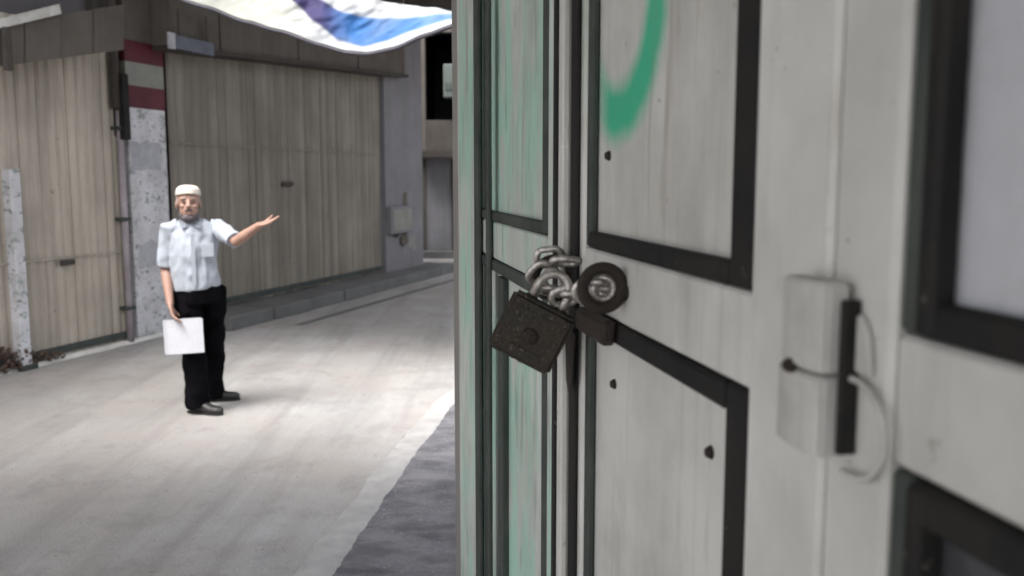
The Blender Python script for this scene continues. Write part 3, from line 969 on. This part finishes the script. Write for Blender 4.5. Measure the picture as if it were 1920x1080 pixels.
tube(bm, [foot + Vector((0, 0, P.z - foot.z)) - re.location, P - re.location], [.010, .008], 12, ref=(0, 0, 1))
finish('lug', bm, M['rust'], re, True)

le = thing('ring_staple', 'grey iron ring on the edge of the far green-streaked door above the padlock', 'ring', at(1040, 575, 1.22))
hard('ring', .0265, .0062, 1040, 522, 1.22, M['rust'], le, rotz=-.2)
P = at(1062, 505, 1.22)
dd = (P - DO)
foot = DO + DV * (dd.dot(DV)) + DNV * .016
bm = bmesh.new()
tube(bm, [foot + Vector((0, 0, P.z - foot.z)) - le.location, P - le.location], [.009, .007], 12, ref=(0, 0, 1))
finish('lug', bm, M['rust'], le, True)

ch = thing('chain', 'short worn steel chain threaded between the two iron rings', 'chain', at(1085, 600, 1.1))
lk = [(1012, 512, 1.205, .9, .5), (1034, 545, 1.185, -.7, 1.2), (1058, 556, 1.16, .35, .3), (1082, 552, 1.12, -.1, 1.35), (1104, 545, 1.07, .2, .2), (1122, 535, 1.02, -.7, 1.2), (1030, 482, 1.21, .1, .3), (1060, 490, 1.18, -.2, 1.2), (1040, 530, 1.20, -1.0, .15)]
for px, py, dp, ry, rx in lk:
    hard('link', .0115, .0046, px, py, dp, M['steel'], ch, roty=-ry, rotx=rx, sx=1.5)

tilt = math.radians(27)
pl = thing('padlock', 'heavy dark weathered padlock hanging tilted from the door chain', 'padlock', at(997, 622, 1.16))
pl.rotation_euler = (0, tilt, -.08)
hw, hh_, th = .0445, .0405, .015
bm = bmesh.new(); bx(bm, -hw, hw, -th, th, -hh_, hh_)
body = finish('body', bm, M['lockbody'], pl, bevel=.005, seg=3)
for zz in (-.024, .024):
    box('ridge', (-hw + .005, hw - .005, -th - .0012, -th + .001, zz - .0018, zz + .0018), M['lockbody'], pl)
bm = bmesh.new(); cyl(bm, .011, 0, .0022, 22, Matrix.Translation((0, -th, -.004)) @ Matrix.Rotation(PI / 2, 4, 'X'), .0095)
finish('keyhole_cover', bm, M['rust'], pl, True)
bm = bmesh.new(); cyl(bm, .008, 0, .003, 20, Matrix.Translation((0, 0, -hh_ - .002)))
finish('keyway', bm, M['steel'], pl, True)
bm = bmesh.new()
sh = [(-.021, 0, hh_ - .006), (-.021, 0, hh_ + .018)] + [(-.021 * math.cos(a), 0, hh_ + .018 + .024 * math.sin(a)) for a in [PI * k / 14 for k in range(1, 14)]] + [(.021, 0, hh_ + .018), (.021, 0, hh_ - .006)]
tube(bm, sh, [.0055] * len(sh), 14, ref=(0, 1, 0))
finish('shackle', bm, M['steel'], pl, True)
for sx_ in (-1, 1):
    bm = bmesh.new(); cyl(bm, .0085, hh_ - .001, hh_ + .003, 18, Matrix.Translation((.021 * sx_, 0, 0)), .0075)
    finish('shackle_collar', bm, M['rust'], pl, True)

# ------------------------------------------------------------------ the man
PX = 385
MP = ground_at(PX, 772)
mrz = 0.0
man = thing('person', 'person in white skullcap, pale shirt and black trousers, arm stretched out, holding papers', 'person', MP, math.atan2(MP.y, MP.x) - PI / 2)
SK = worn('brown_skin', (0.36, 0.215, 0.165), (0.27, 0.16, 0.12), 12, rough=.55, bump=.1, amt=.5)
SHIRT = worn('pale_cotton', (0.38, 0.41, 0.455), (0.29, 0.32, 0.365), 7, rough=.85, bump=.3, fine=150, amt=.5)
TRO = worn('black_cloth', (0.004, 0.004, 0.005), (0.008, 0.007, 0.009), 7, rough=1.0, bump=.3)
dull(TRO, 0.03)
SHOE = worn('black_leather', (0.014, 0.013, 0.013), (0.03, 0.028, 0.026), 14, rough=.45)
HAIRM = worn('white_hair', (0.38, 0.35, 0.33), (0.15, 0.13, 0.13), 30, rough=.8, bump=.8, fine=120)
CAPM = worn('white_knit_cap', (0.62, 0.57, 0.51), (0.52, 0.47, 0.41), 20, rough=.9, bump=.5, fine=160, amt=.4)
BEARD = worn('grey_beard', (0.13, 0.11, 0.12), (0.06, 0.05, 0.055), 30, rough=.9, bump=.8, fine=160)

def remesh(name, build, mat, parent, vox, smooth_it=2, disp=0.0, dscale=8.0, dz=1.0):
    bm = bmesh.new()
    build(bm)
    bmesh.ops.recalc_face_normals(bm, faces=bm.faces)
    me = bpy.data.meshes.new(name)
    bm.to_mesh(me); bm.free()
    o = bpy.data.objects.new(name, me)
    COL.objects.link(o)
    md = o.modifiers.new('r', 'REMESH'); md.mode = 'VOXEL'; md.voxel_size = vox
    ms = o.modifiers.new('s', 'SMOOTH'); ms.iterations = smooth_it; ms.factor = .5
    dg = bpy.context.evaluated_depsgraph_get()
    me2 = bpy.data.meshes.new_from_object(o.evaluated_get(dg))
    bpy.data.objects.remove(o)
    me2.name = name
    if disp:
        ns = [v.normal.copy() for v in me2.vertices]
        for v, n_ in zip(me2.vertices, ns):
            q = Vector((v.co.x * dscale, v.co.y * dscale, v.co.z * dscale * dz))
            v.co += n_ * disp * (noise.noise(q) + .5 * noise.noise(q * 2.3))
    for p_ in me2.polygons:
        p_.use_smooth = True
    me2.materials.clear()
    me2.materials.append(mat)
    o = bpy.data.objects.new(name, me2)
    return link(o, parent)

RSH, REL, RWR = Vector((-.185, .0, 1.325)), Vector((-.225, .03, 1.055)), Vector((-.200, -.11, .80))
LSH, LEL, LWR = Vector((.135, .0, 1.325)), Vector((.245, -.22, 1.235)), Vector((.40, -.36, 1.355))
HC = Vector((-.055, -.02, 1.49))
NK = Vector((-.045, .01, 1.36))
RA, LA_ = Vector((-.045, -.02, .085)), Vector((.055, .33, .085))
RK, LK = Vector((-.06, -.035, .47)), Vector((.075, .17, .47))
RH, LH = Vector((-.095, .01, .87)), Vector((.075, .03, .87))
RY = Matrix.Rotation(.25, 3, 'Z')
def hand(bm, wr, direction, palm_n, curl, scale=1.0, side=1):
    """palm and five separate tapering fingers"""
    d = direction.normalized()
    n_ = (palm_n - d * palm_n.dot(d)).normalized()
    s_ = d.cross(n_).normalized() * side
    tube(bm, [wr - d * .01, wr + d * .03, wr + d * .065, wr + d * .088], [(.025, .018), (.036, .016), (.040, .014), (.036, .012)], 12, ref=n_)
    for k, (off, ln) in enumerate(((-.030, .060), (-.010, .070), (.011, .075), (.030, .068))):
        b0 = wr + d * .078 + s_ * off
        pts = [b0]
        ang = .0
        c = b0
        for q in range(3):
            ang += curl
            c = c + (d * math.cos(ang) + n_ * math.sin(ang)) * ln * (.42, .32, .26)[q] + s_ * off * .08
            pts.append(c)
        tube(bm, pts, [.0092, .0088, .008, .0062], 8, ref=n_)
    t0 = wr + d * .02 + s_ * .03
    t1 = t0 + s_ * .028 + d * .028 + n_ * .008
    t2 = t1 + s_ * .012 + d * .032 + n_ * (.012 + .02 * curl)
    tube(bm, [t0 - s_ * .01, t1, t2], [.013, .0105, .008], 8, ref=n_)
PAPER_TOP = Vector((-.165, -.165, .665))
def body_build(bm):
    # head
    ball(bm, HC + Vector((0, .012, .035)), (.076, .094, .092), 24)
    ball(bm, HC + Vector((0, -.022, -.040)), (.060, .066, .076), 20)
    ball(bm, HC + Vector((0, -.045, -.088)), (.030, .030, .022), 14)
    tube(bm, [HC + Vector((0, -.078, .030)), HC + Vector((0, -.104, -.012)), HC + Vector((0, -.088, -.024))], [.009, .016, .014], 10)
    for sx in (-1, 1):
        ball(bm, HC + Vector((sx * .032, -.068, .038)), (.024, .014, .009), 10)
        ball(bm, HC + Vector((sx * .040, -.062, -.012)), (.020, .018, .016), 10)
        ball(bm, HC + Vector((sx * .078, .012, -.002)), (.010, .020, .032), 12)
    ball(bm, HC + Vector((0, -.082, -.052)), (.024, .012, .006), 10)
    ball(bm, HC + Vector((0, -.080, -.064)), (.021, .013, .007), 10)
    tube(bm, [HC + Vector((0, .015, -.06)), NK, NK + Vector((0, .01, -.07))], [(.052, .054), (.054, .056), (.075, .065)], 16)
    # trunk
    tube(bm, [(-.04, .01, 1.36), (-.04, .01, 1.28), (-.035, 0, 1.12), (-.02, 0, .98), (-.01, .01, .86)], [(.105, .055), (.125, .08), (.12, .09), (.12, .095), (.125, .095)], 20)
    for sh_, el, wr in ((RSH, REL, RWR), (LSH, LEL, LWR)):
        tube(bm, [sh_ + Vector((0, 0, .01)), sh_.lerp(el, .35), sh_.lerp(el, .75), el, el.lerp(wr, .3), el.lerp(wr, .75), wr], [.042, .040, .036, .036, .038, .029, .024], 14, ref=(.1, 1, .2))
    for hp, kn, an in ((RH, RK, RA), (LH, LK, LA_)):
        tube(bm, [hp, hp.lerp(kn, .5), kn, kn.lerp(an, .35), an], [.085, .07, .05, .05, .034], 14, ref=(0, 1, 0))
    hand(bm, RWR, (PAPER_TOP - RWR), Vector((.8, -.2, 0)), .32, side=-1)
    hand(bm, LWR, (LWR - LEL) + Vector((.02, 0, -.06)), Vector((-.1, -.35, 1)), .10, side=-1)
remesh('body', body_build, SK, man, .0042, 2)
def shirt_build(bm):
    tube(bm, [(-.043, .012, 1.378), (-.04, .01, 1.35), (-.04, .01, 1.28), (-.04, .0, 1.14), (-.032, 0, 1.02), (-.025, 0, .93), (-.022, 0, .90)],
         [(.085, .062), (.150, .085), (.172, .112), (.162, .130), (.160, .138), (.164, .138), (.163, .134)], 28)
    tube(bm, [RSH + Vector((.05, 0, .005)), RSH, RSH.lerp(REL, .45), RSH.lerp(REL, .98)], [.060, .063, .060, .064], 18, ref=(.1, 1, .2))
    tube(bm, [LSH + Vector((-.05, 0, .005)), LSH, LSH.lerp(LEL, .5), LSH.lerp(LEL, .92)], [.060, .063, .058, .062], 18, ref=(.1, 1, .2))
shirt_o = remesh('shirt', shirt_build, SHIRT, man, .0055, 2, .014, 13, .55)
# collar, placket, buttons, pocket
bm = bmesh.new()
for sx in (-1, 1):
    vs = [bm.verts.new(Vector(q)) for q in ((-.045, -.088, 1.345), (-.045 + sx * .055, -.062, 1.395), (-.045 + sx * .085, -.04, 1.385), (-.045 + sx * .060, -.104, 1.325))]
    bm.faces.new(vs)
r_ = bmesh.ops.solidify(bm, geom=bm.faces[:], thickness=.006)
finish('collar', bm, SHIRT, shirt_o)
box('placket', (-.050, -.024, -.150, -.1485, .93, 1.29), SHIRT, shirt_o)
box('pocket', (.02, .10, -.1465, -.140, 1.13, 1.22), SHIRT, shirt_o, .002)
def trousers_build(bm):
    tube(bm, [(-.02, .005, .955), (-.02, .005, .88), (-.015, .01, .80)], [(.158, .118), (.170, .130), (.168, .128)], 24)
    for hp, kn, an, k in ((RH, RK, RA, 0), (LH, LK, LA_, 1)):
        tube(bm, [hp + Vector((0, 0, .02)), hp.lerp(kn, .5), kn, kn.lerp(an, .5), an + Vector((0, 0, -.03))], [.105, .094, .082, .080, .084], 18, ref=(0, 1, 0))
remesh('trousers', trousers_build, TRO, man, .007, 2, .018, 10, .7)
for an, dr in ((RA, Vector((.70, -.55, 0))), (LA_, Vector((.95, -.20, 0)))):
    dr = dr.normalized()
    def shoe(bm, an=an, dr=dr):
        a = Vector((an.x, an.y, 0))
        tube(bm, [a - dr * .075 + Vector((0, 0, .045)), a - dr * .05 + Vector((0, 0, .05)), a + dr * .03 + Vector((0, 0, .05)), a + dr * .11 + Vector((0, 0, .036)), a + dr * .17 + Vector((0, 0, .032)), a + dr * .20 + Vector((0, 0, .028))],
             [(.028, .034), (.038, .048), (.040, .048), (.044, .034), (.040, .030), (.022, .020)], 16, ref=(0, 0, 1))
    s_ = remesh('shoe', shoe, SHOE, man, .005, 2)
    bm = bmesh.new()
    a = Vector((an.x, an.y, 0)); sd_ = Vector((-dr.y, dr.x, 0))
    ou = [(-.085, .02), (-.06, .038), (.03, .042), (.12, .047), (.18, .036), (.205, .012), (.205, -.012), (.18, -.036), (.12, -.044), (.03, -.038), (-.06, -.036), (-.085, -.02)]
    lo = [bm.verts.new(a + dr * x + sd_ * y + Vector((0, 0, .001))) for x, y in ou]
    hi = [bm.verts.new(a + dr * x + sd_ * y + Vector((0, 0, .016))) for x, y in ou]
    bm.faces.new(lo[::-1]); bm.faces.new(hi)
    for i in range(12):
        bm.faces.new((lo[i], lo[(i + 1) % 12], hi[(i + 1) % 12], hi[i]))
    finish('sole', bm, SHOE, s_)
# cap
def cap_build(bm):
    c = HC + Vector((0, .012, .035))
    tube(bm, [c + Vector((0, -.006, .022)), c + Vector((0, .0, .055)), c + Vector((0, .004, .074)), c + Vector((0, .004, .092)), c + Vector((0, .004, .099))],
         [(.084, .101), (.083, .099), (.076, .090), (.055, .065), (.02, .025)], 26)
remesh('cap', cap_build, CAPM, man, .0045, 2)
def beard_build(bm):
    ball(bm, HC + Vector((0, -.052, -.092)), (.046, .042, .034), 16)
    for sx in (-1, 1):
        ball(bm, HC + Vector((sx * .045, -.020, -.075)), (.020, .040, .034), 12)
        ball(bm, HC + Vector((sx * .016, -.091, -.040)), (.018, .009, .006), 10)
remesh('beard', beard_build, BEARD, man, .004, 1, .005, 60)
def hair_build(bm):
    for sx in (-1, 1):
        ball(bm, HC + Vector((sx * .070, .028, .02)), (.012, .045, .038), 12)
    ball(bm, HC + Vector((0, .085, .0)), (.060, .026, .045), 14)
remesh('hair', hair_build, HAIRM, man, .005, 1, .004, 50)
for sx in (-1, 1):
    bm = bmesh.new(); ball(bm, HC + Vector((sx * .030, -.0745, .013)), (.009, .007, .0042), 10)
    finish('eye', bm, worn('eye_dark', (.03, .02, .015), (.05, .04, .03), 5, rough=.2), man, True)
    bm = bmesh.new(); tube(bm, [HC + Vector((sx * .014, -.084, .040)), HC + Vector((sx * .034, -.083, .045)), HC + Vector((sx * .054, -.068, .038))], [.002, .003, .002], 8, ref=(0, 0, 1))
    finish('eyebrow', bm, HAIRM, man, True)
bm = bmesh.new(); tube(bm, [(-.19, 0, .935), (-.19, 0, .935)], [.001, .001], 6); bm.free()

# paper held in the lowered hand
Rm = Matrix.Rotation(man.rotation_euler.z, 4, 'Z')
pw = MP + (Rm @ Vector((-.125, -.148, .585)))
sheet = thing('paper', 'white sheets of paper held in the lowered hand of the person', 'paper', pw, man.rotation_euler.z + .05)
PAPM = worn('white_paper', (0.62, 0.62, 0.66), (0.54, 0.55, 0.59), 6, rough=.8, bump=.05, amt=.4)
for k in range(3):
    bm = bmesh.new()
    nx, nz = 10, 10
    w2, h2 = .125, .118
    g = [[bm.verts.new((-w2 + 2 * w2 * i / nx + .004 * k, .012 * math.sin(i / nx * 3 + k) - .0035 * k + .01 * (j / nz), -h2 + 2 * h2 * j / nz - .003 * k)) for j in range(nz + 1)] for i in range(nx + 1)]
    for i in range(nx):
        for j in range(nz):
            bm.faces.new((g[i][j], g[i + 1][j], g[i + 1][j + 1], g[i][j + 1]))
    finish('sheet', bm, PAPM, sheet, True)
sheet.rotation_euler[1] = -.02
